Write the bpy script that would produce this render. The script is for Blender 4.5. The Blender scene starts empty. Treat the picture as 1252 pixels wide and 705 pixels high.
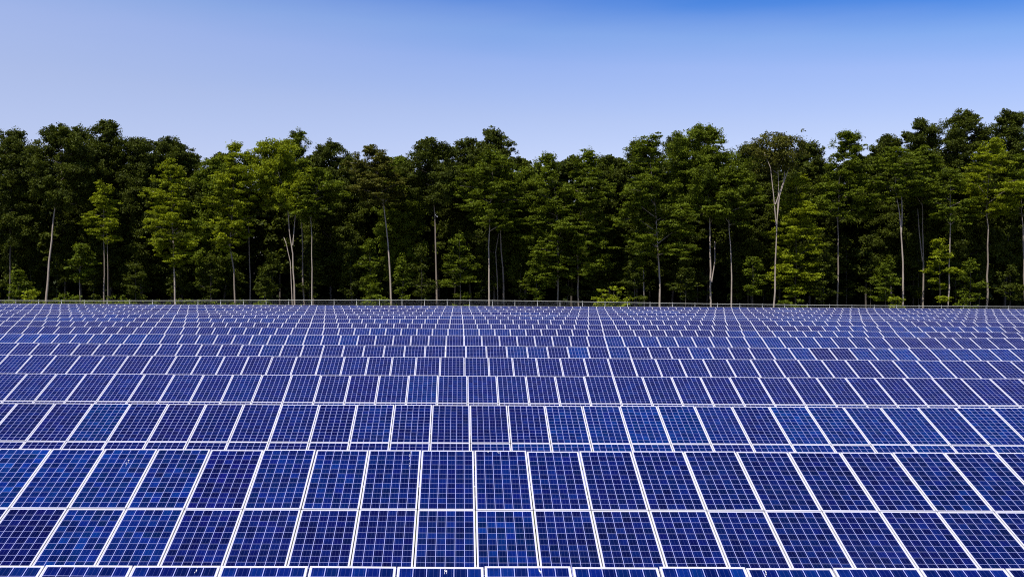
import bpy, math, random
import numpy as np
from mathutils import Matrix, Vector

sc = bpy.context.scene
C = sc.collection
R = math.radians

# ------------------------------------------------------------------ camera
CAM_H = 5.50
F_PX, PITCH, ROLL, YAW, CX = 1219.8, -0.01045, 0.00614, 0.01124, -51.1
PW, PH = 1252.0, 705.0
cr = Vector((math.cos(YAW), -math.sin(YAW), 0))
cf = Vector((math.sin(YAW) * math.cos(PITCH), math.cos(YAW) * math.cos(PITCH), math.sin(PITCH)))
cu = cr.cross(cf)
ax_r = cr * math.cos(ROLL) + cu * math.sin(ROLL)
ax_u = cu * math.cos(ROLL) - cr * math.sin(ROLL)
cam_d = bpy.data.cameras.new('camera')
cam = bpy.data.objects.new('camera', cam_d)
C.objects.link(cam)
M3 = Matrix((ax_r, ax_u, -cf)).transposed()
cam.matrix_world = Matrix.Translation((0, 0, CAM_H)) @ M3.to_4x4()
cam_d.sensor_width = 36.0
cam_d.lens = 36.0 * F_PX / PW
cam_d.shift_x = -CX / PW
cam_d.clip_start = 0.1
cam_d.clip_end = 4000
sc.camera = cam

# ------------------------------------------------------------------ sky and sun
SUN_EL, SUN_AZ = 57.0, 214.0          # azimuth clockwise from +Y (the view direction)
world = bpy.data.worlds.new('World')
sc.world = world
world.use_nodes = True
wn, wl = world.node_tree.nodes, world.node_tree.links
wn.clear()
w_out = wn.new('ShaderNodeOutputWorld')
w_bg = wn.new('ShaderNodeBackground')
w_sky = wn.new('ShaderNodeTexSky')
w_sky.sky_type = 'NISHITA'
w_sky.sun_disc = False
w_sky.sun_elevation = R(SUN_EL)
w_sky.sun_rotation = R(SUN_AZ)
w_sky.altitude = 100
w_sky.air_density = 1.0
w_sky.dust_density = 0.6
w_sky.ozone_density = 2.0
w_bg.inputs['Strength'].default_value = 0.15
# real sky colouring by elevation: deeper blue upward, lavender haze low, thin high cloud
w_tc = wn.new('ShaderNodeTexCoord')
w_sep = wn.new('ShaderNodeSeparateXYZ')
wl.new(w_tc.outputs['Generated'], w_sep.inputs[0])
w_ramp = wn.new('ShaderNodeValToRGB')
w_ramp.color_ramp.interpolation = 'LINEAR'
els = w_ramp.color_ramp.elements
SKY_STOPS = [(0.0, (1.04, 0.86, 0.96)), (0.10, (1.06, 0.87, 0.98)), (0.162, (1.02, 0.86, 0.98)), (0.2137, (0.90, 0.84, 1.06)), (0.242, (0.64, 0.76, 1.05)),
             (0.272, (0.25, 0.52, 1.00)), (0.45, (0.06, 0.17, 0.52)), (1.0, (0.06, 0.14, 0.44))]
while len(els) < len(SKY_STOPS):
    els.new(0.5)
for e, (p, c) in zip(els, SKY_STOPS):
    e.position = p
    e.color = (*c, 1)
w_ma = wn.new('ShaderNodeMath')
w_ma.operation = 'MULTIPLY_ADD'
w_ma.inputs[1].default_value = 0.055
wl.new(w_sep.outputs['X'], w_ma.inputs[0])
wl.new(w_sep.outputs['Z'], w_ma.inputs[2])
wl.new(w_ma.outputs[0], w_ramp.inputs[0])
w_mul = wn.new('ShaderNodeMix')
w_mul.data_type = 'RGBA'
w_mul.blend_type = 'MULTIPLY'
w_mul.inputs['Factor'].default_value = 1.0
wl.new(w_sky.outputs[0], w_mul.inputs[6])
wl.new(w_ramp.outputs[0], w_mul.inputs[7])
w_map = wn.new('ShaderNodeMapping')
w_map.inputs['Scale'].default_value = (1.2, 1.2, 7.0)
wl.new(w_tc.outputs['Generated'], w_map.inputs[0])
w_noise = wn.new('ShaderNodeTexNoise')
w_noise.inputs['Scale'].default_value = 1.6
w_noise.inputs['Detail'].default_value = 5
w_noise.inputs['Roughness'].default_value = 0.5
wl.new(w_map.outputs[0], w_noise.inputs[0])
w_mr = wn.new('ShaderNodeMapRange')
w_mr.inputs['From Min'].default_value = 0.40
w_mr.inputs['From Max'].default_value = 0.75
w_mr.inputs['To Max'].default_value = 0.22
wl.new(w_noise.outputs[0], w_mr.inputs[0])
w_cl = wn.new('ShaderNodeMix')
w_cl.data_type = 'RGBA'
wl.new(w_mr.outputs[0], w_cl.inputs['Factor'])
wl.new(w_mul.outputs[2], w_cl.inputs[6])
w_cl.inputs[7].default_value = (3.0, 3.6, 5.9, 1)
# high haze that thickens towards the left (west) part of the sky
w_hz = wn.new('ShaderNodeMapRange')
w_hz.interpolation_type = 'SMOOTHSTEP'
w_hz.inputs['From Min'].default_value = 0.12
w_hz.inputs['From Max'].default_value = -0.62
w_hz.inputs['To Max'].default_value = 0.50
wl.new(w_sep.outputs['X'], w_hz.inputs[0])
w_h2 = wn.new('ShaderNodeMapRange')
w_h2.inputs['From Min'].default_value = 0.55
w_h2.inputs['From Max'].default_value = 0.20
wl.new(w_sep.outputs['Z'], w_h2.inputs[0])
w_hm = wn.new('ShaderNodeMath')
w_hm.operation = 'MULTIPLY'
wl.new(w_hz.outputs[0], w_hm.inputs[0])
wl.new(w_h2.outputs[0], w_hm.inputs[1])
w_hx = wn.new('ShaderNodeMix')
w_hx.data_type = 'RGBA'
wl.new(w_hm.outputs[0], w_hx.inputs['Factor'])
wl.new(w_cl.outputs[2], w_hx.inputs[6])
w_hx.inputs[7].default_value = (3.2, 3.8, 5.7, 1)
wl.new(w_hx.outputs[2], w_bg.inputs['Color'])
wl.new(w_bg.outputs[0], w_out.inputs[0])

sun_d = bpy.data.lights.new('sun', 'SUN')
sun_d.energy = 4.9
sun_d.angle = R(0.53)
sun_d.color = (1.0, 0.95, 0.87)
sun = bpy.data.objects.new('sun', sun_d)
C.objects.link(sun)
sd = Vector((math.sin(R(SUN_AZ)) * math.cos(R(SUN_EL)), math.cos(R(SUN_AZ)) * math.cos(R(SUN_EL)), math.sin(R(SUN_EL))))
sun.rotation_euler = sd.to_track_quat('Z', 'Y').to_euler()
sun.location = sd * 60

sc.view_settings.view_transform = 'Standard'
sc.view_settings.look = 'None'
sc.view_settings.exposure = 0.0
sc.view_settings.gamma = 1.0
sc.cycles.use_denoising = False
sc.cycles.filter_width = 1.1
sc.cycles.max_bounces = 6
sc.cycles.diffuse_bounces = 3
sc.cycles.transmission_bounces = 3


def pix(px, py, Y):
    """world point on the plane y = Y seen at photo pixel px, py"""
    d = cf + ax_r * ((px - PW / 2 - CX) / F_PX) + ax_u * ((PH / 2 - py) / F_PX)
    s = Y / d.y
    return Vector((d.x * s, Y, CAM_H + d.z * s))


def proj(v):
    d = Vector(v) - Vector((0, 0, CAM_H))
    z = d.dot(cf)
    return PW / 2 + CX + F_PX * d.dot(ax_r) / z, PH / 2 - F_PX * d.dot(ax_u) / z


# ------------------------------------------------------------------ object helpers
def link(name, mesh, parent=None):
    o = bpy.data.objects.new(name, mesh)
    C.objects.link(o)
    o.parent = parent
    return o


def tag(o, label=None, cat=None, group=None, kind=None):
    if label: o['label'] = label
    if cat: o['category'] = cat
    if group: o['group'] = group
    if kind: o['kind'] = kind
    return o


def thing(name, label, cat, loc=(0, 0, 0), group=None):
    o = link(name, None)
    o.location = loc
    o.empty_display_size = 0.3
    return tag(o, label, cat, group)


class MB:
    """mesh builder"""
    def __init__(self):
        self.v, self.f, self.m, self.uv = [], [], [], []

    def quad(self, pts, mat=0, uv=None):
        n = len(self.v)
        self.v += [tuple(p) for p in pts]
        self.f.append(tuple(range(n, n + len(pts))))
        self.m.append(mat)
        self.uv.append(uv or [(0, 0)] * len(pts))

    def obox(self, o, a, b, c, mat=0):
        """box from corner o along the vectors a, b, c"""
        o, a, b, c = Vector(o), Vector(a), Vector(b), Vector(c)
        p = [o, o + a, o + a + b, o + b, o + c, o + a + c, o + a + b + c, o + b + c]
        for q in ((3, 2, 1, 0), (4, 5, 6, 7), (0, 1, 5, 4), (1, 2, 6, 5), (2, 3, 7, 6), (3, 0, 4, 7)):
            self.quad([p[i] for i in q], mat)

    def tube(self, pts, rad, n=7, mat=0, cap=True):
        pts = [Vector(p) for p in pts]
        base = len(self.v)
        for i, p in enumerate(pts):
            t = (pts[min(i + 1, len(pts) - 1)] - pts[max(i - 1, 0)]).normalized()
            a = t.cross(Vector((0.3, 1, 0.1))).normalized()
            b = t.cross(a)
            for k in range(n):
                w = 2 * math.pi * k / n
                self.v.append(tuple(p + (a * math.cos(w) + b * math.sin(w)) * rad[i]))
        for i in range(len(pts) - 1):
            for k in range(n):
                self.f.append((base + i * n + k, base + i * n + (k + 1) % n, base + (i + 1) * n + (k + 1) % n, base + (i + 1) * n + k))
                self.m.append(mat)
                self.uv.append([(0, 0)] * 4)
        if cap:
            self.f.append(tuple(base + (len(pts) - 1) * n + k for k in range(n)))
            self.m.append(mat)
            self.uv.append([(0, 0)] * n)

    def mesh(self, name, mats, smooth=False):
        me = bpy.data.meshes.new(name)
        me.from_pydata(self.v, [], self.f)
        for m in mats: me.materials.append(m)
        me.polygons.foreach_set('material_index', self.m)
        l = me.uv_layers.new(name='UVMap')
        l.data.foreach_set('uv', [c for q in self.uv for p in q for c in p])
        if smooth: me.polygons.foreach_set('use_smooth', [True] * len(self.f))
        me.update()
        return me


# ------------------------------------------------------------------ materials
class NT:
    def __init__(self, name):
        self.mat = bpy.data.materials.new(name)
        self.mat.use_nodes = True
        self.n = self.mat.node_tree.nodes
        self.l = self.mat.node_tree.links
        self.n.clear()
        self.out = self.n.new('ShaderNodeOutputMaterial')

    def node(self, typ, **kw):
        x = self.n.new(typ)
        for k, v in kw.items(): setattr(x, k, v)
        return x

    def set(self, sock, v):
        if isinstance(v, bpy.types.NodeSocket): self.l.new(v, sock)
        elif v is not None: sock.default_value = v

    def math(self, op, a, b=None, c=None):
        x = self.node('ShaderNodeMath', operation=op)
        for i, v in enumerate((a, b, c)): self.set(x.inputs[i], v)
        return x.outputs[0]

    def mix(self, f, a, b, blend='MIX'):
        x = self.node('ShaderNodeMix', data_type='RGBA', blend_type=blend)
        self.set(x.inputs[0], f)
        self.set(x.inputs[6], a if isinstance(a, bpy.types.NodeSocket) else (*a, 1))
        self.set(x.inputs[7], b if isinstance(b, bpy.types.NodeSocket) else (*b, 1))
        return x.outputs[2]

    def noise(self, vec, scale, detail=3, rough=0.5):
        x = self.node('ShaderNodeTexNoise')
        x.inputs['Scale'].default_value = scale
        x.inputs['Detail'].default_value = detail
        x.inputs['Roughness'].default_value = rough
        if vec is not None: self.l.new(vec, x.inputs['Vector'])
        return x.outputs[0]

    def rng(self, v, a, b, c=0.0, d=1.0):
        x = self.node('ShaderNodeMapRange')
        self.set(x.inputs[0], v)
        for i, q in enumerate((a, b, c, d)): x.inputs[i + 1].default_value = q
        return x.outputs[0]

    def bsdf(self, color, rough=0.6, **kw):
        x = self.node('ShaderNodeBsdfPrincipled')
        self.set(x.inputs['Base Color'], color if isinstance(color, bpy.types.NodeSocket) else (*color, 1))
        self.set(x.inputs['Roughness'], rough)
        for k, v in kw.items(): self.set(x.inputs[k.replace('_', ' ')], v)
        return x

    def done(self, shader):
        self.l.new(shader, self.out.inputs[0])
        return self.mat


def mat_cells():
    t = NT('solar_cells')
    uv = t.node('ShaderNodeUVMap', uv_map='UVMap').outputs[0]
    sp = t.node('ShaderNodeSeparateXYZ')
    t.l.new(uv, sp.inputs[0])
    u, v = sp.outputs[0], sp.outputs[1]
    fu, fv = t.math('FRACT', u), t.math('FRACT', v)
    du = t.math('MINIMUM', fu, t.math('SUBTRACT', 1.0, fu))
    dv = t.math('MINIMUM', fv, t.math('SUBTRACT', 1.0, fv))
    GU, GV = 0.026, 0.015
    line = t.math('MAXIMUM', t.math('LESS_THAN', du, GU), t.math('LESS_THAN', dv, GV))
    # outside the 6 x 12 cell field: white backsheet margin
    # per-cell and per-panel seeds
    oi = t.node('ShaderNodeObjectInfo')
    cid = t.node('ShaderNodeCombineXYZ')
    t.l.new(t.math('FLOOR', u), cid.inputs[0])
    t.l.new(t.math('FLOOR', v), cid.inputs[1])
    t.l.new(t.math('MULTIPLY', oi.outputs['Random'], 917.0), cid.inputs[2])
    wn_ = t.node('ShaderNodeTexWhiteNoise', noise_dimensions='3D')
    t.l.new(cid.outputs[0], wn_.inputs['Vector'])
    wsep = t.node('ShaderNodeSeparateColor')
    t.l.new(wn_.outputs['Color'], wsep.inputs[0])
    # crystal grain inside a cell
    tc = t.node('ShaderNodeTexCoord').outputs['Object']
    vor = t.node('ShaderNodeTexVoronoi')
    vor.inputs['Scale'].default_value = 55.0
    t.l.new(tc, vor.inputs['Vector'])
    vsep = t.node('ShaderNodeSeparateColor')
    t.l.new(vor.outputs['Color'], vsep.inputs[0])
    grain = t.rng(vsep.outputs[0], 0, 1, 0.85, 1.15)
    patch = t.rng(t.noise(uv, 0.45, 1), 0.3, 0.7, 0.80, 1.22)
    cell_b = t.math('POWER', wsep.outputs[0], 1.6)
    vary = t.math('MULTIPLY', t.math('SUBTRACT', cell_b, 0.385), oi.outputs['Alpha'])
    bright = t.math('MAXIMUM', t.math('MULTIPLY', t.math('MULTIPLY', t.math('MULTIPLY_ADD', vary, 1.0, 1.0), patch), grain), 0.12)
    hue = wsep.outputs[1]
    base = t.mix(hue, (0.0010, 0.0038, 0.092), (0.0007, 0.0085, 0.112))
    tone = t.mix(1.0, base, oi.outputs['Color'], 'MULTIPLY')
    br = t.node('ShaderNodeCombineXYZ')
    for i in range(3): t.l.new(bright, br.inputs[i])
    cell = t.mix(1.0, tone, br.outputs[0], 'MULTIPLY')
    # three thin silver busbars along each cell
    fb = t.math('FRACT', t.math('MULTIPLY', fu, 3.0))
    bus = t.math('LESS_THAN', t.math('ABSOLUTE', t.math('SUBTRACT', fb, 0.5)), 0.030)
    cell = t.mix(t.math('MULTIPLY', bus, 0.40), cell, (0.10, 0.13, 0.36))
    col = t.mix(line, cell, (0.43, 0.46, 0.84))
    # thin uneven dust film
    ge = t.node('ShaderNodeNewGeometry').outputs['Position']
    dust = t.rng(t.noise(ge, 0.6, 4, 0.6), 0.45, 0.8, 0.0, 0.006)
    col = t.mix(dust, col, (0.45, 0.42, 0.40))
    b = t.bsdf(col, 0.16, IOR=1.42)
    b.inputs['Specular IOR Level'].default_value = 0.17
    return t.done(b.outputs[0])


def mat_plain(name, col, rough, metallic=0.0, var=0.15, scale=3.0):
    t = NT(name)
    pos = t.node('ShaderNodeNewGeometry').outputs['Position']
    n = t.noise(pos, scale, 4, 0.6)
    c = t.mix(t.rng(n, 0.25, 0.75), tuple(x * (1 - var) for x in col), tuple(min(1, x * (1 + var)) for x in col))
    b = t.bsdf(c, rough, Metallic=metallic)
    return t.done(b.outputs[0])


def mat_leaf(name, dark, light, trans=0.25, hue_var=0.5):
    t = NT(name)
    ge = t.node('ShaderNodeNewGeometry')
    rnd = ge.outputs['Random Per Island']
    n = t.noise(ge.outputs['Position'], 0.55, 2)
    f = t.math('ADD', t.math('MULTIPLY', rnd, hue_var), t.rng(n, 0.3, 0.7, 0.0, 1 - hue_var))
    c = t.mix(f, dark, light)
    d = t.bsdf(c, 0.62)
    d.inputs['Specular IOR Level'].default_value = 0.18
    tr = t.node('ShaderNodeBsdfTranslucent')
    t.l.new(t.mix(1.0, c, (1.25, 1.15, 0.5), 'MULTIPLY'), tr.inputs[0])
    ms = t.node('ShaderNodeMixShader')
    ms.inputs[0].default_value = trans
    t.l.new(d.outputs[0], ms.inputs[1])
    t.l.new(tr.outputs[0], ms.inputs[2])
    return t.done(ms.outputs[0])


def mat_bark(name, a, b):
    t = NT(name)
    tc = t.node('ShaderNodeTexCoord').outputs['Object']
    mp = t.node('ShaderNodeMapping')
    mp.inputs['Scale'].default_value = (6, 6, 0.8)
    t.l.new(tc, mp.inputs[0])
    n1 = t.noise(mp.outputs[0], 1.3, 4, 0.65)
    c = t.mix(t.rng(n1, 0.3, 0.7), a, b)
    bs = t.bsdf(c, 0.85)
    return t.done(bs.outputs[0])


M_CELL = mat_cells()
M_FRAME = mat_plain('anodised_aluminium', (0.76, 0.75, 0.80), 0.42, 0.0, 0.05, 2.0)
M_BACK = mat_plain('white_backsheet', (0.66, 0.66, 0.78), 0.5, 0.0, 0.04)
M_STEEL = mat_plain('galvanised_steel', (0.42, 0.43, 0.44), 0.5, 0.6, 0.15)
M_DROP = mat_plain('dried_dropping', (0.78, 0.78, 0.80), 0.8, 0.0, 0.1)
M_LEAF = {
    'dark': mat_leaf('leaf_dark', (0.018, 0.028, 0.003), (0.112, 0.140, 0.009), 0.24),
    'mid': mat_leaf('leaf_mid', (0.030, 0.047, 0.003), (0.215, 0.280, 0.014), 0.30),
    'bright': mat_leaf('leaf_bright', (0.070, 0.096, 0.004), (0.400, 0.470, 0.018), 0.36),
    'olive': mat_leaf('leaf_olive', (0.044, 0.050, 0.006), (0.160, 0.160, 0.018), 0.24),
    'woods': mat_leaf('leaf_woods_shade', (0.010, 0.018, 0.003), (0.030, 0.046, 0.006), 0.15),  # near-black leaf tone: shade inside the wood put into the colour
}
M_BARK = {'pale': mat_bark('bark_pale', (0.24, 0.19, 0.15), (0.50, 0.42, 0.35)),
          'grey': mat_bark('bark_grey', (0.15, 0.12, 0.09), (0.33, 0.27, 0.22)),
          'dark': mat_bark('bark_dark', (0.05, 0.042, 0.035), (0.12, 0.10, 0.085))}

# ------------------------------------------------------------------ ground
def zg(x, y):
    s = min(1.0, max(0.0, (y - 112.0) / 20.0))
    s = s * s * (3 - 2 * s)
    return 0.42 * s * math.exp(-((x + 2.0) / 34.0) ** 2)


def mat_ground():
    t = NT('grassy_ground')
    p = t.node('ShaderNodeNewGeometry').outputs['Position']
    a = t.rng(t.noise(p, 0.12, 5, 0.6), 0.35, 0.65)
    b = t.rng(t.noise(p, 5.0, 4, 0.7), 0.3, 0.7)
    c = t.mix(a, (0.040, 0.070, 0.014), (0.090, 0.105, 0.030))
    c = t.mix(t.math('MULTIPLY', b, 0.5), c, (0.13, 0.12, 0.05))
    return t.done(t.bsdf(c, 0.95).outputs[0])


def build_ground():
    xs = [-3000, -600, -200] + list(np.arange(-120, 121, 8.0)) + [200, 600, 3000]
    ys = [-600, -100, -30, 0, 40, 80, 104, 110, 114, 118, 122, 126, 130, 134, 140, 170, 210, 600, 3000]
    mb = MB()
    mb.v = [(x, y, zg(x, y)) for y in ys for x in xs]
    n = len(xs)
    for j in range(len(ys) - 1):
        for i in range(n - 1):
            mb.f.append((j * n + i, j * n + i + 1, (j + 1) * n + i + 1, (j + 1) * n + i))
            mb.m.append(0)
            mb.uv.append([(0, 0)] * 4)
    tag(link('ground', mb.mesh('ground', [mat_ground()], True)), 'grassy ground under and around the rows of solar panels', None, None, 'structure')


build_ground()

# ------------------------------------------------------------------ solar panels
TILT = 0.37176
WP, LP = 1.012, 1.976          # module pitch across and up the slope
MW, ML, TH = 0.992, 1.958, 0.040
Y0, PITCH_Y, X0 = 11.53, 7.6818, 0.3089
H_FAR = {11: 383.9, 12: 381.2, 13: 378.7, 14: 376.2, 15: 373.9}
H = [3.335, 3.321, 3.425, 3.383, 3.388, 3.364, 3.316, 3.339, 3.321, 3.327, 3.395, 3.38, 3.36, 3.35, 3.34, 3.33]
for r_, y_ in H_FAR.items(): H[r_] = CAM_H - pix(565, y_, Y0 + PITCH_Y * r_).z
print('H', [round(h, 3) for h in H])
UPV = Vector((0, math.cos(TILT), math.sin(TILT)))     # up the slope
NRM = Vector((0, -math.sin(TILT), math.cos(TILT)))
XV = Vector((1, 0, 0))
LIP, MARG = 0.015, 0.010


def panel_laminate(mb, o, du=0, dv=0):
    """cells under glass with the white backsheet round them; o = lower left corner"""
    o = Vector(o)
    P = lambda x, y, z=0.0: o + XV * x + UPV * y + NRM * (TH - 0.004 + z)
    e = LIP + MARG
    mb.quad([P(e, e), P(MW - e, e), P(MW - e, ML - e), P(e, ML - e)], 0,
            [(du, dv), (du + 6, dv), (du + 6, dv + 12), (du, dv + 12)])
    i = LIP - 0.004
    for a, b, c, d in ((i, i, MW - i, e), (i, ML - e, MW - i, ML - i), (i, e, e, ML - e), (MW - e, e, MW - i, ML - e)):
        mb.quad([P(a, b), P(c, b), P(c, d), P(a, d)], 1)
    mb.quad([P(i, ML - i, -.02), P(MW - i, ML - i, -.02), P(MW - i, i, -.02), P(i, i, -.02)], 1)


def panel_frame(mb, o, mat=0):
    o = Vector(o)
    for x, y, w, l in ((0, 0, MW, LIP), (0, ML - LIP, MW, LIP), (0, LIP, LIP, ML - 2 * LIP), (MW - LIP, LIP, LIP, ML - 2 * LIP)):
        mb.obox(o + XV * x + UPV * y, XV * w, UPV * l, NRM * TH, mat)


mb = MB(); panel_laminate(mb, (0, 0, 0)); ME_LAM = mb.mesh('solar_panel', [M_CELL, M_BACK])
mb = MB(); panel_frame(mb, (0, 0, 0)); ME_FRM = mb.mesh('panel_frame', [M_FRAME])
mb = MB(); panel_laminate(mb, (0, 0, 0)); panel_frame(mb, (0, 0, 0), 2); ME_FAR = mb.mesh('solar_panel_far', [M_CELL, M_BACK, M_FRAME])

ROW_LABELS = [
    'nearest row of solar panels, only a strip of its top edge showing',
    'large blue solar panel row with two full tiers showing, directly behind the nearest cut-off strip',
    'third nearest solar panel row, full upper tier over a sliver of lower tier',
    'fourth solar panel row from the nearest, pale rail band showing under its upper tier',
    'fifth solar panel row from the nearest, single tier showing, violet blue cells',
    'sixth solar panel row from the nearest, mixed violet and bright blue panels in one tier',
    'seventh solar panel row from the nearest, with bright blue panels at its left end',
    'eighth solar panel row from the nearest, a low tier of dark blue panels',
    'ninth solar panel row from the nearest, a low tier seen nearly edge on',
    'tenth solar panel row from the nearest, a thin band of small panels',
    'eleventh solar panel row from the nearest, sixth from the fence',
    'twelfth solar panel row from the nearest, fifth from the fence',
    'solar panel row fourth from the fence, a very thin pale band',
    'solar panel row third from the fence, a very thin pale band',
    'solar panel row second from the fence, next to last of the field',
    'farthest solar panel row, the last one in front of the wire fence',
]
rng = random.Random(7)
PANELS = {}


# batches of modules differ in tint along a row: (from px, to px, blue share, brightness, cell contrast)
TINT = {
    (0, 0): [(-900, 240, .45, .95, .8), (240, 640, .5, 1, .8), (640, 960, .75, 1.05, .9), (960, 2200, .6, 1, .8)],
    (1, 0): [(-900, 180, .75, 1.05, 1.0), (180, 330, .78, .92, .9), (330, 470, .6, .92, .8), (470, 860, .42, .85, .7), (860, 2200, .40, .80, .8)],
    (1, 1): [(-900, 60, .15, .72, .9), (60, 150, .75, .95, 1.2), (150, 235, .75, .88, 1.2), (235, 520, .3, .82, .8), (520, 660, .65, .95, 1.0), (660, 2200, .38, .76, .9)],
    (2, 0): [(-900, 290, .22, .86, .5), (290, 480, .35, .92, .6), (480, 660, .2, .85, .5), (660, 860, .88, 1.0, .5), (860, 2200, .78, .95, .5)],
    (2, 1): [(-900, 640, .12, .85, .4), (640, 2200, .75, .95, .4)],
    (3, 0): [(-900, 380, .38, .98, .4), (380, 480, .12, .9, .4), (480, 660, .5, 1.0, .4), (660, 2200, .26, .92, .4)],
    (4, 0): [(-900, 120, .5, 1.0, .35), (120, 700, .3, .95, .35), (700, 1090, .3, .92, .35), (1090, 1170, .65, 1.0, .35), (1170, 2200, .35, .95, .35)],
    (5, 0): [(-900, 20, .5, 1, .3), (20, 190, .3, .95, .3), (190, 630, .35, .95, .3), (630, 668, .85, 1, .3), (668, 690, .3, .9, .3), (690, 722, .95, 1.05, .3),
             (722, 835, .3, .92, .3), (835, 872, .9, 1, .3), (872, 955, .3, .9, .3), (955, 1000, .9, 1, .3), (1000, 1035, .0, .85, .3), (1035, 2200, .88, 1.05, .3)],
    (6, 0): [(-900, 60, 1.0, 1.1, .3), (60, 200, .9, 1.02, .3), (200, 300, .55, 1, .3), (300, 440, .85, 1.0, .3), (440, 735, .35, .92, .3), (735, 1020, .85, 1.0, .3), (1020, 1110, .5, .95, .3), (1110, 2200, .25, .9, .3)],
    (7, 0): [(-900, 210, .22, .92, .3), (210, 430, .5, 1, .3), (430, 640, .75, 1, .3), (640, 885, .15, .88, .3), (885, 1130, .85, 1.0, .3), (1130, 2200, .15, .9, .3)],
    (8, 0): [(-900, 400, .2, .9, .3), (400, 660, .3, .92, .3), (660, 1010, .2, .88, .3), (1010, 1230, .85, 1.0, .3), (1230, 2200, .2, .9, .3)],
}


def tone_field(r, tier):
    st = {'v': rng.random(), 'n': 0}

    def nxt(px):
        if st['n'] <= 0:
            st['v'] = rng.random() ** 1.4
            st['n'] = rng.randint(2, 9)
        st['n'] -= 1
        t, br, cv = st['v'], .95, .3
        for a, b, q, w, k in TINT.get((r, tier), ()):
            if a <= px < b: t, br, cv = q, w, k
        t = min(1, max(0, t + rng.gauss(0, .09)))
        if rng.random() < 0.04: t = rng.random()
        violet, blue = Vector((2.9, 0.85, 0.80)), Vector((0.7, 2.9, 1.28))
        c = violet.lerp(blue, t ** 1.4) * br * rng.uniform(0.90, 1.10)
        return (c.x, c.y, c.z, cv * rng.uniform(.8, 1.25))
    return nxt


def vis(o):
    a = proj(o + XV * 0.1 + UPV * 0.1)
    b = proj(o + XV * 0.9 + UPV * (ML - .1))
    c = proj(o + UPV * (ML - .1))
    return max(a[0], b[0], c[0]) > 0 and min(a[0], b[0], c[0]) < PW


for r in range(16):
    zt = CAM_H - H[r]
    yt = Y0 + PITCH_Y * r
    top = Vector((0, yt, zt))
    jx = rng.gauss(0, .035) if r > 3 else 0.0
    xl, xr = pix(0, 340, yt).x, pix(PW, 340, yt).x
    marg = 9.0
    c0 = math.floor((xl - marg - X0) / WP)
    c1 = math.ceil((xr + marg - X0) / WP)
    base_y = yt - LP * math.cos(TILT)
    row = thing('solar_panel_row', ROW_LABELS[r], 'solar panels', (0, base_y, 0), 'rows of solar panels in the field')
    org = Vector((0, base_y, 0))
    near = r <= 6
    extra = MB()
    n_extra = 0
    for tier in (0, 1):                      # 0 upper, 1 lower
        shown = tier == 0 or 1 <= r <= 3
        nxt = tone_field(r, tier)
        cols = list(range(c0, c1 + 1))
        cand = []
        for c in cols:
            o = top + XV * (X0 + jx + c * WP + (WP - MW) / 2) - UPV * (LP * (tier + 1) - (LP - ML) / 2) - NRM * TH
            if r > 3: o.z += .035 * math.sin((X0 + c * WP) / (17 + r) + r * 2.1)
            cand.append((c, o, nxt(proj(o + XV * .5 + UPV)[0])))
        ind = [q for q in cand if shown and vis(q[1])]
        if len(ind) > 99:
            k = (len(ind) - 99) // 2
            ind = ind[k:k + 99]
        keep = {q[0] for q in ind}
        for c, o, col in cand:
            if c in keep:
                p = link('solar_panel', ME_LAM if near else ME_FAR, row)
                p.location = o - org
                p.color = col
                p.rotation_euler = (rng.gauss(0, .0022), rng.gauss(0, .0022), 0)
                PANELS[(r, tier, c)] = (p, o)
                if near:
                    link('panel_frame', ME_FRM, p)
            else:
                panel_laminate(extra, o - org, 6 * (c - c0), 12 * (tier + 2 * r))
                panel_frame(extra, o - org, 2)
                n_extra += 1
    if n_extra:
        e = link('panel_tier', extra.mesh('panel_tier', [M_CELL, M_BACK, M_FRAME]), row)
        e['kind'] = 'stuff'
        e.color = (1.6, 1.5, .95, .4)
    # mounting rack: purlins up the slope and driven posts
    rk = MB()
    x0, x1 = X0 + c0 * WP, X0 + (c1 + 1) * WP
    for s in (0.45, 1.50, 2.43, 3.48):
        rk.obox(top - org + XV * x0 - UPV * (s + .03) - NRM * (TH + .085), XV * (x1 - x0), UPV * .06, NRM * .08)
    x = x0 + 0.8
    while x < x1:
        for s in (0.9, 3.0):
            q = top - org + XV * x - UPV * s - NRM * (TH + .09)
            rk.obox((q.x - .04, q.y - .04, -0.3), (.08, 0, 0), (0, .08, 0), (0, 0, q.z + .3 - 0.14))
        rk.obox(top - org + XV * (x - .035) - UPV * 3.7 - NRM * (TH + .17), XV * .07, UPV * 3.4, NRM * .08)
        x += 3.036
    link('mounting_rack', rk.mesh('mounting_rack', [M_STEEL]), row)

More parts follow.
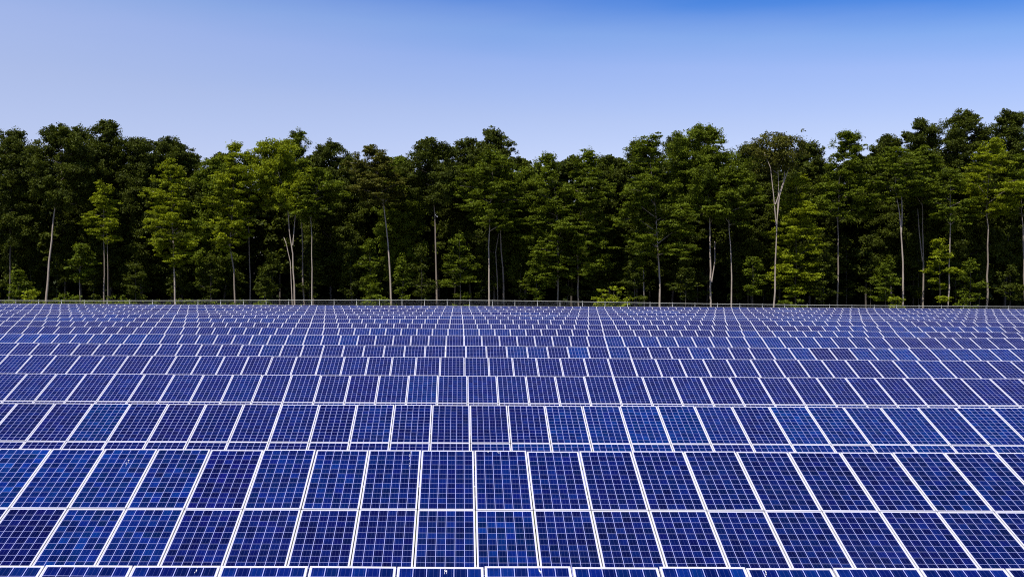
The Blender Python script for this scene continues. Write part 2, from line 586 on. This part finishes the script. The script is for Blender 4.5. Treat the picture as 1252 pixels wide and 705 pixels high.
# dried bird droppings on a few of the near panels
def dropping(px, py, r, tier, length, width, n, label=None):
    nrm = NRM
    d = pix(px, py, 1.0) - Vector((0, 0, CAM_H))
    p0 = Vector((0, Y0 + PITCH_Y * r, CAM_H - H[r]))
    t = (p0 - Vector((0, 0, CAM_H))).dot(nrm) / d.dot(nrm)
    hit = Vector((0, 0, CAM_H)) + d * t
    c = math.floor((hit.x - X0) / WP)
    if (r, tier, c) not in PANELS: return
    pan, o = PANELS[(r, tier, c)]
    lx, ly = hit.x - o.x, (hit - o).dot(UPV)
    rd_ = random.Random(int(px * 7 + py))
    mb = MB()
    for k in range(n):
        y = ly - length * rd_.random() ** 1.3
        x = lx + rd_.gauss(0, width * .5)
        a, b = width * rd_.uniform(.15, .45), width * rd_.uniform(.25, 1.5)
        if not (LIP < x - a and x + a < MW - LIP and LIP < y - b and y + b < ML - LIP): continue
        pts = []
        for i in range(9):
            w = 2 * math.pi * i / 9
            q = rd_.uniform(.7, 1.15)
            pts.append(XV * (x + math.cos(w) * a * q) + UPV * (y + math.sin(w) * b * q) + NRM * (TH - .002 + k * .00004))
        mb.quad(pts)
    if mb.f:
        link('dried_dropping', mb.mesh('dried_dropping', [M_DROP]), pan)


for a in ((545, 693, 0, 0, .16, .018, 8), (241, 693, 0, 0, .16, .014, 6), (933, 695, 0, 0, .12, .02, 7),
          (502, 553, 1, 0, .55, .014, 16), (597, 551.5, 1, 0, .05, .02, 5), (609, 551.5, 1, 0, .05, .02, 4), (158, 562, 1, 0, .22, .018, 9), (660, 693, 0, 0, .1, .02, 5)):
    dropping(*a)

# ------------------------------------------------------------------ wire fence
def build_fence():
    YF = 133.0
    x0, x1 = pix(0, 370, YF).x - 16, pix(PW, 370, YF).x + 16
    hgt = 2.12
    t = thing('wire_fence', 'long galvanised chain link fence between the last panels and the wood', 'fence', (0, YF, 0))
    n = int((x1 - x0) / 3.0)
    xs = [x0 + i * (x1 - x0) / n for i in range(n + 1)]
    f = MB()
    rail = MB()
    rail.tube([(x, 0, zg(x, YF) + hgt) for x in xs], [0.027] * len(xs), 6)
    link('top_rail', rail.mesh('top_rail', [M_GALV], True), t)
    pm = MB()
    pm.tube([(0, 0, -0.3), (0, 0, hgt + .06)], [0.028, 0.028], 8)
    pm.tube([(0, 0, hgt + .06), (0, 0, hgt + .12)], [0.05, 0.01], 8)
    me = pm.mesh('fence_post', [M_STEEL], True)
    for x in xs:
        o = link('fence_post', me, t)
        o.location = (x, 0.06, zg(x, YF))
    w = 0.0014
    step = 0.11
    k = 0
    X = x0
    while X < x1:
        for s in (-1, 1):
            xa, xb = X, X + s * hgt
            za, zb = zg(xa, YF) + 0.04, zg(xb, YF) + hgt
            yy = -0.045 - 0.004 * s
            for q in range(3):
                a, b = q / 3, (q + 1) / 3
                A = (xa + (xb - xa) * a, yy, za + (zb - za) * a)
                B = (xa + (xb - xa) * b, yy, za + (zb - za) * b)
                f.quad([(A[0] - w, yy, A[2]), (A[0] + w, yy, A[2]), (B[0] + w, yy, B[2]), (B[0] - w, yy, B[2])])
        X += step
    link('wire_mesh', f.mesh('wire_mesh', [M_STEEL]), t)


M_GALV = mat_plain('fence_galvanised', (0.56, 0.56, 0.50), 0.55, 0.1, 0.1)
build_fence()

# ------------------------------------------------------------------ trees
nr = np.random.default_rng(11)


def leaf_mesh(name, cen, rad, k, size, mat, up=0.9, tilt=None):
    """leaf-sized faces scattered through flattened sprays"""
    cen, rad = np.asarray(cen, float), np.asarray(rad, float)
    k = np.broadcast_to(np.asarray(k), (len(cen),))
    idx = np.repeat(np.arange(len(cen)), k)
    n = len(idx)
    d = nr.normal(size=(n, 3))
    d /= np.linalg.norm(d, axis=1)[:, None]
    d *= (nr.random(n) ** 0.45 * np.where(nr.random(n) < .20, 1 + .55 * nr.random(n), 1.0))[:, None]
    p = cen[idx] + d * rad[idx]
    nm = nr.normal(size=(n, 3)) * 0.55 + np.array([0, 0, up])
    nm += d * 0.28
    nm /= np.linalg.norm(nm, axis=1)[:, None]
    a = np.cross(nm, nr.normal(size=(n, 3)))
    a /= np.linalg.norm(a, axis=1)[:, None] + 1e-9
    b = np.cross(nm, a)
    s = size * (0.65 + 0.7 * nr.random(n))[:, None]
    V = np.empty((n, 4, 3))
    V[:, 0] = p - a * s * .62
    V[:, 1] = p - b * s * .36 - nm * s * .06
    V[:, 2] = p + a * s * .62
    V[:, 3] = p + b * s * .36 - nm * s * .06
    me = bpy.data.meshes.new(name)
    me.vertices.add(n * 4)
    me.vertices.foreach_set('co', V.astype(np.float32).ravel())
    me.loops.add(n * 4)
    me.loops.foreach_set('vertex_index', np.arange(n * 4, dtype=np.int32))
    me.polygons.add(n)
    me.polygons.foreach_set('loop_start', np.arange(0, n * 4, 4, dtype=np.int32))
    me.polygons.foreach_set('loop_total', np.full(n, 4, dtype=np.int32))
    me.materials.append(mat)
    me.update(calc_edges=True)
    return me


def build_tree(label, path, Y, top, cx, cw, cb, style='layer', tone='mid', bark='grey', dens=1.0, rad=0.17, gap=0.0,
               cat='tree', name='broadleaf_tree', group=None, leaf=0.225, limbs=None, fork=None, flat=1.0, fill=1.0):
    """path: trunk pixels from base up; top: pixel row of the crown top; cx: its pixel column; cw: crown half width in px; cb: pixel row of crown bottom"""
    sx = Y / F_PX
    pts = [pix(x, y, Y) for x, y in path]
    gz = zg(pts[0].x, Y)
    base = Vector((pts[0].x, Y, gz))
    T = pix(cx, top, Y)
    zb = pix(cx, cb, Y).z
    zt = T.z
    hw = cw * sx
    # trunk polyline to just under the crown top
    line = [Vector((0, 0, -0.4))] + [p - base for p in pts if p.z > gz + 0.8]
    topv = Vector((T.x - base.x, 0, zt - gz - 0.05 * (zt - gz)))
    if not line or topv.z > line[-1].z + 1.0: line.append(topv)
    fine = []
    for a, b in zip(line[:-1], line[1:]):
        m = max(1, int((b - a).length / 2.0))
        for i in range(m):
            q = a.lerp(b, i / m)
            if i: q += Vector((rng.gauss(0, .05), rng.gauss(0, .10), 0))
            fine.append(q)
    fine.append(line[-1])
    Ht = fine[-1].z
    tb = MB()
    rr = [rad * (1.25 if i == 0 else 1) * max(0.12, (1 - 0.88 * max(0, p.z) / Ht)) for i, p in enumerate(fine)]
    tb.tube(fine, rr, 8)

    def at(z):
        for a, b in zip(fine[:-1], fine[1:]):
            if b.z >= z: return a.lerp(b, min(1, max(0, (z - a.z) / max(1e-6, b.z - a.z))))
        return fine[-1].copy()
    if fork:
        for fp in fork:
            fpts = [pix(x, y, Y) - base for x, y in fp]
            n_ = len(fpts)
            tb.tube(fpts, [rad * .62 * (1 - .75 * i / n_) for i in range(n_)], 6)
    # limbs carrying flattened sprays of leaves
    hz = (zt - zb)
    nl = limbs or max(12, int(hz * 2.1))
    cen, rd, kk = [], [], []
    cxw = T.x - base.x
    az = rng.random() * 6.28
    zb_l = zb - gz
    for i in range(nl):
        t = (i + rng.random() * .8) / nl
        if rng.random() < gap: continue
        az += 2.4 + rng.gauss(0, .4)
        prof = {'layer': (0.62 + 0.55 * math.sin(math.pi * min(1, t * 1.05 + .12))) * (1 - max(0, t - .72) / .40) ** .7,
                'round': math.sqrt(max(0.02, 1 - (2 * abs(t - .45) / 1.12) ** 2.4)),
                'spire': (1.05 - .8 * t)}[style]
        ln = hw * prof * rng.uniform(.62, 1.18)
        ln = max(ln, 0.5)
        z = zb_l + hz * t
        z0 = z - ln * rng.uniform(.15, .5)
        a = at(max(1.0, z0))
        cxz = cxw * 0.75 + 0.25 * a.x if t > .3 else a.x * .6 + cxw * .4
        end = Vector((cxz + math.cos(az) * ln, math.sin(az) * ln * .85, z + rng.gauss(0, .25)))
        mid = a.lerp(end, .5) + Vector((0, 0, .22 * ln * rng.random()))
        tb.tube([a, mid, end], [.06 * (rad / .17) * min(1.2, ln / 3 + .3), .035, .010], 5)
        ns = max(8, int(8 + ln * 4.4))
        for j in range(ns):
            s = .32 + .72 * (j + rng.random()) / ns
            q = a.lerp(mid, s * 2) if s < .5 else mid.lerp(end, (s - .5) * 2)
            q = q + Vector((rng.gauss(0, .20 * ln), rng.gauss(0, .20 * ln), rng.gauss(0, .09 * ln + .12)))
            w = rng.uniform(.32, 1.0) * (.50 + .10 * min(ln, 4.5))
            if style == 'round':
                rz = w * rng.uniform(.55, .85)
            else:
                rz = w * rng.uniform(.18, .40) * flat
            if q.z + rz > zt - gz + .3: q.z = zt - gz + .3 - rz - rng.random() * .8
            ex = rng.uniform(.8, 1.45)
            cen.append(tuple(q)); rd.append((w * ex, w / ex * 1.1, rz))
            kk.append(int(dens * (96 if style != 'round' else 118) * w * w / .50 + 8))
    # inner twigs that close the crown
    for j in range(int(fill * hw * hz * (1.1 if tone != 'bright' else .55))):
        t = rng.random() ** .75
        e = math.sqrt(max(.04, 1 - (2 * abs(t - .42) / 1.18) ** 2.2)) if style != 'spire' else 1.0 - .72 * t
        a_, q_ = rng.random() * 6.28, math.sqrt(rng.random()) * .86
        w = rng.uniform(.35, .85)
        cen.append((cxw + math.cos(a_) * q_ * hw * e, math.sin(a_) * q_ * hw * e * .85, zb_l + hz * t * .97))
        rd.append((w, w, w * rng.uniform(.3, .6)))
        kk.append(int(dens * 96 * w * w / .5 + 6))
    # upright twigs that roughen the top of the crown
    for j in range(int(8 + hw * 3)):
        w = rng.uniform(.28, .62)
        dx = rng.gauss(0, .42) * hw
        q = Vector((cxw + dx, rng.gauss(0, .8), zt - gz - (abs(dx) / max(hw, .1)) ** 1.6 * .34 * min(hz, 9) - rng.uniform(0, 1.2)))
        cen.append(tuple(q)); rd.append((w, w, w * rng.uniform(.8, 1.5)))
        kk.append(int(dens * 60 * w * w / .3 + 5))
    o = thing(name, label, cat, base, group)
    link('trunk', tb.mesh('trunk', [M_BARK[bark]], True), o)
    link('crown', leaf_mesh('crown', cen, rd, kk, leaf, M_LEAF[tone], up=.6 if style == 'round' else 1.1), o)
    return o


def B(x, y=386): return (x, y)


# --- edge trees with trunks one can see, left to right
EDGE = [
    dict(label='tall dark oak with leaning pale trunk, first trunk from the left end of the fence', path=[B(56), (60, 320), (65, 270), (69, 243), (76, 215)], Y=143, top=153, cx=72, cw=36, cb=250, style='round', tone='dark', bark='pale', rad=.19),
    dict(label='slim tree with twin thin trunks and small yellow-green head below the tallest dark crown', path=[B(128), (127, 300), (127, 255)], Y=141, top=224, cx=127, cw=17, cb=292, tone='bright', bark='grey', rad=.13, fork=[[(132, 386), (132, 330), (131, 290), (128, 262)]]),
    dict(label='small layered sapling left of the twin thin trunks', path=[B(98), (98, 325)], Y=140, top=298, cx=100, cw=13, cb=340, tone='mid', bark='grey', rad=.09, gap=.2),
    dict(label='yellow-green maple with bright layered sprays and short bare trunk, under the flat-topped dark tree', path=[B(214), (213, 330), (212, 300)], Y=141, top=196, cx=208, cw=27, cb=322, tone='bright', bark='pale', rad=.14),
    dict(label='yellow-green tree with bright low sprays beside the sky notch left of centre', path=[B(288), (286, 330), (281, 300), (285, 240)], Y=142, top=173, cx=288, cw=24, cb=304, tone='bright', bark='grey', rad=.14),
    dict(label='straight thin grey trunk in deep shade left of the forked stems', path=[B(306), (305, 320), (304, 262)], Y=146, top=185, cx=306, cw=20, cb=262, tone='mid', bark='grey', rad=.12),
    dict(label='broad bright green tree on slender forked stems', path=[B(361), (358, 310), (354, 285), (352, 255), (345, 225)], Y=143, top=171, cx=330, cw=36, cb=256, style='round', tone='bright', bark='pale', rad=.14, dens=.9, fork=[[(358, 386), (355, 320), (350, 298), (347, 290)], [(358, 300), (360, 275), (362, 255), (366, 230)]]),
    dict(label='spiky topped green tree rising above the forked stems', path=[B(372), (370, 300), (366, 220)], Y=147, top=159, cx=364, cw=22, cb=262, style='spire', tone='mid', bark='grey', rad=.15, flat=1.6),
    dict(label='green tree with a thin straight trunk right of the forked stems', path=[B(382), (381, 310), (380, 268)], Y=142, top=206, cx=392, cw=28, cb=268, tone='mid', bark='pale', rad=.11),
    dict(label='olive-topped tree with a long pale trunk leaning left, in the sky notch', path=[B(479), (476, 320), (472, 275), (468, 236), (458, 205)], Y=142, top=178, cx=452, cw=33, cb=246, tone='olive', bark='pale', rad=.17),
    dict(label='dark green twin-topped tree with grey trunk, next right of the leaning pale trunk', path=[B(535), (533, 320), (532, 270), (530, 230)], Y=145, top=168, cx=524, cw=32, cb=250, style='round', tone='dark', bark='grey', rad=.17),
    dict(label='sunlit green tree with straight pale trunk before the tall round dark crown', path=[B(598), (598, 320), (599, 262)], Y=142, top=183, cx=603, cw=36, cb=272, tone='mid', bark='pale', rad=.15),
    dict(label='bent thin dark grey trunk close right of the straight pale trunk near the centre', path=[B(617), (615, 330), (612, 285)], Y=146, top=205, cx=622, cw=22, cb=280, tone='mid', bark='grey', rad=.16, fork=[[(609, 386), (608, 340), (606, 308), (610, 285)]]),
    dict(label='leafy green tree clothed almost to the ground right of the centre notch', path=[B(682), (682, 300), (680, 240)], Y=143, top=187, cx=669, cw=27, cb=345, tone='mid', bark='grey', rad=.13),
    dict(label='bushy layered tree clothed to the ground, above the bright shrub', path=[B(707), (706, 320), (712, 240)], Y=144, top=183, cx=720, cw=31, cb=335, tone='mid', bark='grey', rad=.14),
    dict(label='tall green tree with bright pale trunk showing high up into its crown', path=[B(807), (806, 330), (803, 280), (799, 235), (795, 200)], Y=141, top=164, cx=795, cw=36, cb=330, tone='mid', bark='pale', rad=.15, gap=.15, fork=[[(788, 386), (787, 350), (787, 330)]]),
    dict(label='tall wide-crowned green tree with pale trunk and one side branch, right of centre', path=[B(869), (869, 330), (868, 290), (866, 240)], Y=143, top=154, cx=862, cw=40, cb=262, style='round', tone='mid', bark='pale', rad=.16, fork=[[(870, 345), (874, 320), (874, 295)]]),
    dict(label='small-headed light green tree on a thin pale trunk left of the bare forked tree', path=[B(895), (894, 320), (891, 262)], Y=141, top=208, cx=905, cw=29, cb=272, tone='mid', bark='pale', rad=.12),
    dict(label='sparse half-bare tree with the brightest forked white trunk', path=[B(946), (948, 320), (950, 270), (952, 225), (951, 180)], Y=139.5, top=161, cx=950, cw=32, cb=205, style='round', tone='olive', bark='pale', rad=.135, dens=.42, fill=.6, fork=[[(949, 280), (953, 240), (962, 212), (972, 190)], [(949, 275), (946, 240), (942, 205), (934, 185)], [(948, 250), (958, 222), (960, 205)]]),
    dict(label='layered green tree with tiered sunlit sprays right of the half-bare tree', path=[B(973), (974, 320), (972, 250)], Y=142, top=213, cx=975, cw=30, cb=358, tone='bright', bark='dark', rad=.10, gap=.1, dens=.8, fill=.3),
    dict(label='tall spreading green tree with thin grey trunk between the half-bare tree and the forked pair', path=[B(1024), (1025, 330), (1024, 270), (1026, 220)], Y=143, top=160, cx=1040, cw=38, cb=262, style='spire', tone='mid', bark='grey', rad=.14, flat=1.5),
    dict(label='tree with a pale trunk forking into steep stems under a dark crown', path=[B(1105), (1104, 320), (1101, 275), (1096, 240)], Y=141, top=180, cx=1092, cw=31, cb=240, tone='mid', bark='pale', rad=.16, fork=[[(1102, 285), (1103, 260), (1102, 232)]]),
    dict(label='grey-trunked tree just right of the steeply forked pale trunk', path=[B(1129), (1129, 320), (1127, 240)], Y=144, top=178, cx=1130, cw=26, cb=246, tone='mid', bark='grey', rad=.15, fork=[[(1128, 320), (1124, 285), (1122, 255)]]),
    dict(label='thin pale straight trunk with low leafy sprays left side', path=[B(1158), (1160, 330), (1162, 268)], Y=140.5, top=205, cx=1162, cw=22, cb=275, tone='mid', bark='pale', rad=.12),
    dict(label='tree with bright fanned sprays and mottled grey trunk near the right end', path=[B(1208), (1208, 320), (1207, 240)], Y=141.5, top=170, cx=1212, cw=30, cb=262, tone='bright', bark='grey', rad=.16, dens=.8),
    dict(label='tree cut off by the right edge, its trunk in the corner', path=[B(1253), (1252, 320), (1249, 235)], Y=142, top=190, cx=1250, cw=26, cb=262, tone='mid', bark='grey', rad=.16),
    dict(label='dark green tree cut off by the left edge above the low greenery', path=[B(12), (13, 300), (14, 240)], Y=145, top=170, cx=14, cw=30, cb=300, style='round', tone='dark', bark='dark', rad=.15),
]
for k in EDGE: build_tree(**k)

# --- skyline trees of the second rank
BACK = [
    dict(label='dark tree with airy top at the left end of the skyline', x=18, top=158, cw=26, Y=152, dens=.75),
    dict(label='tallest dark tree of the left half, its round head above the thin twin trunks', x=130, top=147, cw=27, Y=150),
    dict(label='dark crown filling the gap between the leaning pale trunk and the tallest left tree', x=96, top=155, cw=22, Y=154),
    dict(label='flat-topped dark tree behind the yellow-green maple', x=208, top=169, cw=44, Y=155),
    dict(label='dark tree behind the thin twin trunks on their right', x=170, top=168, cw=24, Y=150),
    dict(label='dim green tree showing in the sky notch beside the flat-topped dark tree', x=262, top=192, cw=22, Y=152, tone='mid'),
    dict(label='dark round tree behind the spiky topped tree on its right', x=404, top=172, cw=25, Y=155),
    dict(label='dim tree in the sky notch left of the olive-topped tree', x=428, top=193, cw=20, Y=153),
    dict(label='dim tree in the sky notch right of the olive-topped tree', x=488, top=191, cw=22, Y=151, tone='mid'),
    dict(label='dark tree between the twin top and the tall round dark crown', x=570, top=169, cw=24, Y=153),
    dict(label='tall round dark crown that rises highest near the centre', x=604, top=156, cw=25, Y=150),
    dict(label='dim tree at the bottom of the centre sky notch', x=645, top=204, cw=22, Y=150, tone='mid'),
    dict(label='dark tree behind the bushy layered tree', x=742, top=192, cw=25, Y=153),
    dict(label='dark tree behind the tall tree with the high bright trunk', x=782, top=172, cw=26, Y=154),
    dict(label='dark tree at the left shoulder of the wide-crowned tree', x=828, top=165, cw=24, Y=156),
    dict(label='dark tree filling behind the half-bare tree on its left', x=918, top=176, cw=30, Y=152),
    dict(label='dark tree filling behind the half-bare tree on its right', x=988, top=172, cw=24, Y=151),
    dict(label='dark tree rising between the spreading green tree and the dome-shaped dark crown', x=1086, top=165, cw=24, Y=154),
    dict(label='dome-shaped dark crown above the steeply forked trunk', x=1126, top=147, cw=30, Y=152),
    dict(label='tall dark tree, left one of the two highest crowns', x=1180, top=133, cw=32, Y=151),
    dict(label='tall dark tree, right one of the two highest crowns', x=1234, top=134, cw=30, Y=152),
]
for b in BACK:
    x, top = b['x'], b['top']
    build_tree(b['label'], [B(x + rng.randint(-6, 6)), (x, 260)], b['Y'], top, x, b['cw'] * 1.1, 345, 'round', b.get('tone', 'dark'), 'dark', b.get('dens', 1.0), .19, limbs=58)

# --- third rank: shaded trees that only fill the wood, nothing tells them apart
for i in range(26):
    x = -30 + i * 52 + rng.uniform(-12, 12)
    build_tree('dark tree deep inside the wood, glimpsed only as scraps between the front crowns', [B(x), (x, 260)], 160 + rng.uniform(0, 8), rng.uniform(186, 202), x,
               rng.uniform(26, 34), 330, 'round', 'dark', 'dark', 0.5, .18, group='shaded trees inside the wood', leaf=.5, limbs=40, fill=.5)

# --- saplings and low leafy trees at the foot of the wood
LOW = [
    ('small layered sapling at the left end above low greenery', 22, 330, 12, 'mid'),
    ('spindly sapling with dim leaves right of the twin thin trunks', 165, 318, 12, 'dark'),
    ('leafy sapling between the maple trunk and the tree with low bright sprays', 257, 308, 13, 'dark'),
    ('dim low sapling between the thin grey trunk and the forked stems', 323, 325, 12, 'dark'),
    ('tall leafy sapling left of the long leaning pale trunk', 452, 292, 15, 'mid'),
    ('narrow sapling right of the long leaning pale trunk', 492, 312, 9, 'mid'),
    ('leafy sapling left of the grey trunk with the twin top', 515, 298, 12, 'dark'),
    ('tall leafy sapling left of the straight pale centre trunk', 562, 286, 17, 'mid'),
    ('slim leafy sapling below the bushy layered tree', 655, 318, 13, 'mid'),
    ('dim sapling left of the tall tree with the high bright trunk', 775, 318, 14, 'dark'),
    ('low sapling in shade left of the wide-crowned tree trunk', 838, 325, 14, 'dark'),
    ('leafy sapling between the thin pale trunk and the white forked trunk', 920, 312, 13, 'mid'),
    ('dim leafy sapling left of the spreading tree trunk', 1006, 300, 14, 'dark'),
    ('low leafy sapling left of the steeply forked pale trunk', 1082, 318, 14, 'mid'),
    ('bright leafy sapling left of the thin pale straight trunk', 1148, 292, 14, 'bright'),
    ('leafy sapling left of the mottled grey trunk', 1186, 318, 15, 'mid'),
    ('dim sapling in the right corner of the wood', 1234, 325, 13, 'dark'),
]
for lab, x, top, cw, tone in LOW:  # dark leaf tone on many: deeper shade painted into their foliage
    Y = 140 + rng.uniform(-1.0, 2.5)
    build_tree(lab, [B(x), (x + 1, 340)], Y, top, x, cw, 364, 'layer', tone, 'dark', .55, .06, gap=.28, cat='sapling', name='sapling', fill=.25)


for i in range(30):  # dark leaf tone only, the wood's shade put into the colour
    x = -10 + i * 43.5 + rng.uniform(-15, 15)
    build_tree('faint dim sapling set back in the deep shade behind the front trunks', [B(x), (x + 1, 345)], rng.uniform(144, 151), rng.uniform(285, 335), x,
               rng.uniform(9, 15), 362, 'layer', rng.choice(['dark', 'dark', 'dark']), 'dark', .6, .05, gap=.3, fill=.2, cat='sapling', name='sapling', group='dim saplings in the shade of the wood')


def shrub(label, px, py, hw, tone, Y):
    base = pix(px, 386, Y)
    base.z = zg(base.x, Y)
    zt = pix(px, py, Y).z - base.z
    w = hw * Y / F_PX
    o = thing('shrub', label, 'shrub', base)
    st = MB()
    cen, rd = [], []
    for i in range(int(10 + w * 7)):
        a, s = rng.random() * 6.28, math.sqrt(rng.random())
        h = zt * rng.uniform(.35, 1.0) * (1 - .45 * s * s)
        e = Vector((math.cos(a) * s * w, math.sin(a) * s * w * .7, h))
        st.tube([(e.x * .15, e.y * .15, -.1), e * .6 + Vector((0, 0, .1)), e], [.025, .016, .006], 5)
        q = rng.uniform(.35, .75)
        cen.append(tuple(e)); rd.append((q, q, q * .4))
        cen.append(tuple(e * .65)); rd.append((q, q, q * .5))
    link('stem', st.mesh('stem', [M_BARK['dark']], True), o)
    link('foliage', leaf_mesh('foliage', cen, rd, 34, .26, M_LEAF[tone]), o)


shrub('bright yellow-green shrub at the foot of the wood right of centre', 746, 343, 25, 'bright', 138.5)
shrub('low green shrub behind the fence beside the leaning pale trunk', 38, 352, 16, 'bright', 138.5)
shrub('low green shrub behind the fence left of the twin thin trunks', 85, 356, 20, 'mid', 138)
shrub('low green shrub behind the fence right of the twin thin trunks', 148, 358, 18, 'mid', 138)
shrub('small bright bush behind the fence below the dim sapling by the forked stems', 322, 361, 8, 'mid', 138)
shrub('low dim shrub left of the long leaning pale trunk', 462, 358, 16, 'mid', 138.2)
shrub('low green shrub at the foot of the white forked trunk', 968, 356, 18, 'mid', 138.4)
shrub('small bright shrub left of the steeply forked trunk', 1096, 358, 8, 'bright', 138.2)
shrub('green shrub between the thin pale trunk and the mottled grey trunk', 1180, 353, 12, 'mid', 138.4)


# --- the mass of the wood behind, and low growth along its foot
def build_woods():
    cen, rd = [], []
    for i in range(7000):
        Y = rng.uniform(168, 205)
        x = rng.uniform(-130, 135)
        z = rng.uniform(-0.5, 20.5) if i % 3 else rng.uniform(-.5, 9)
        w = rng.uniform(1.4, 2.6)
        cen.append((x, Y, z)); rd.append((w, w, w * .8))
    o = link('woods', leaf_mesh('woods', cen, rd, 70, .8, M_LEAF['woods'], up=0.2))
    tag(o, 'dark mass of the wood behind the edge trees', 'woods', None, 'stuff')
    cen, rd = [], []
    for i in range(760):
        Y = rng.uniform(136, 152)
        x = rng.uniform(-92, 100) if i < 520 else rng.uniform(-75, -30)
        w = rng.uniform(.35, .9)
        cen.append((x, Y, zg(x, Y) + rng.uniform(.1, 1.0) + (.9 if i >= 520 else 0))); rd.append((w, w, w * .4))
    o = link('undergrowth', leaf_mesh('undergrowth', cen, rd, 30, .25, M_LEAF['mid']))
    tag(o, 'low undergrowth along the foot of the wood behind the fence', 'undergrowth', None, 'stuff')


build_woods()
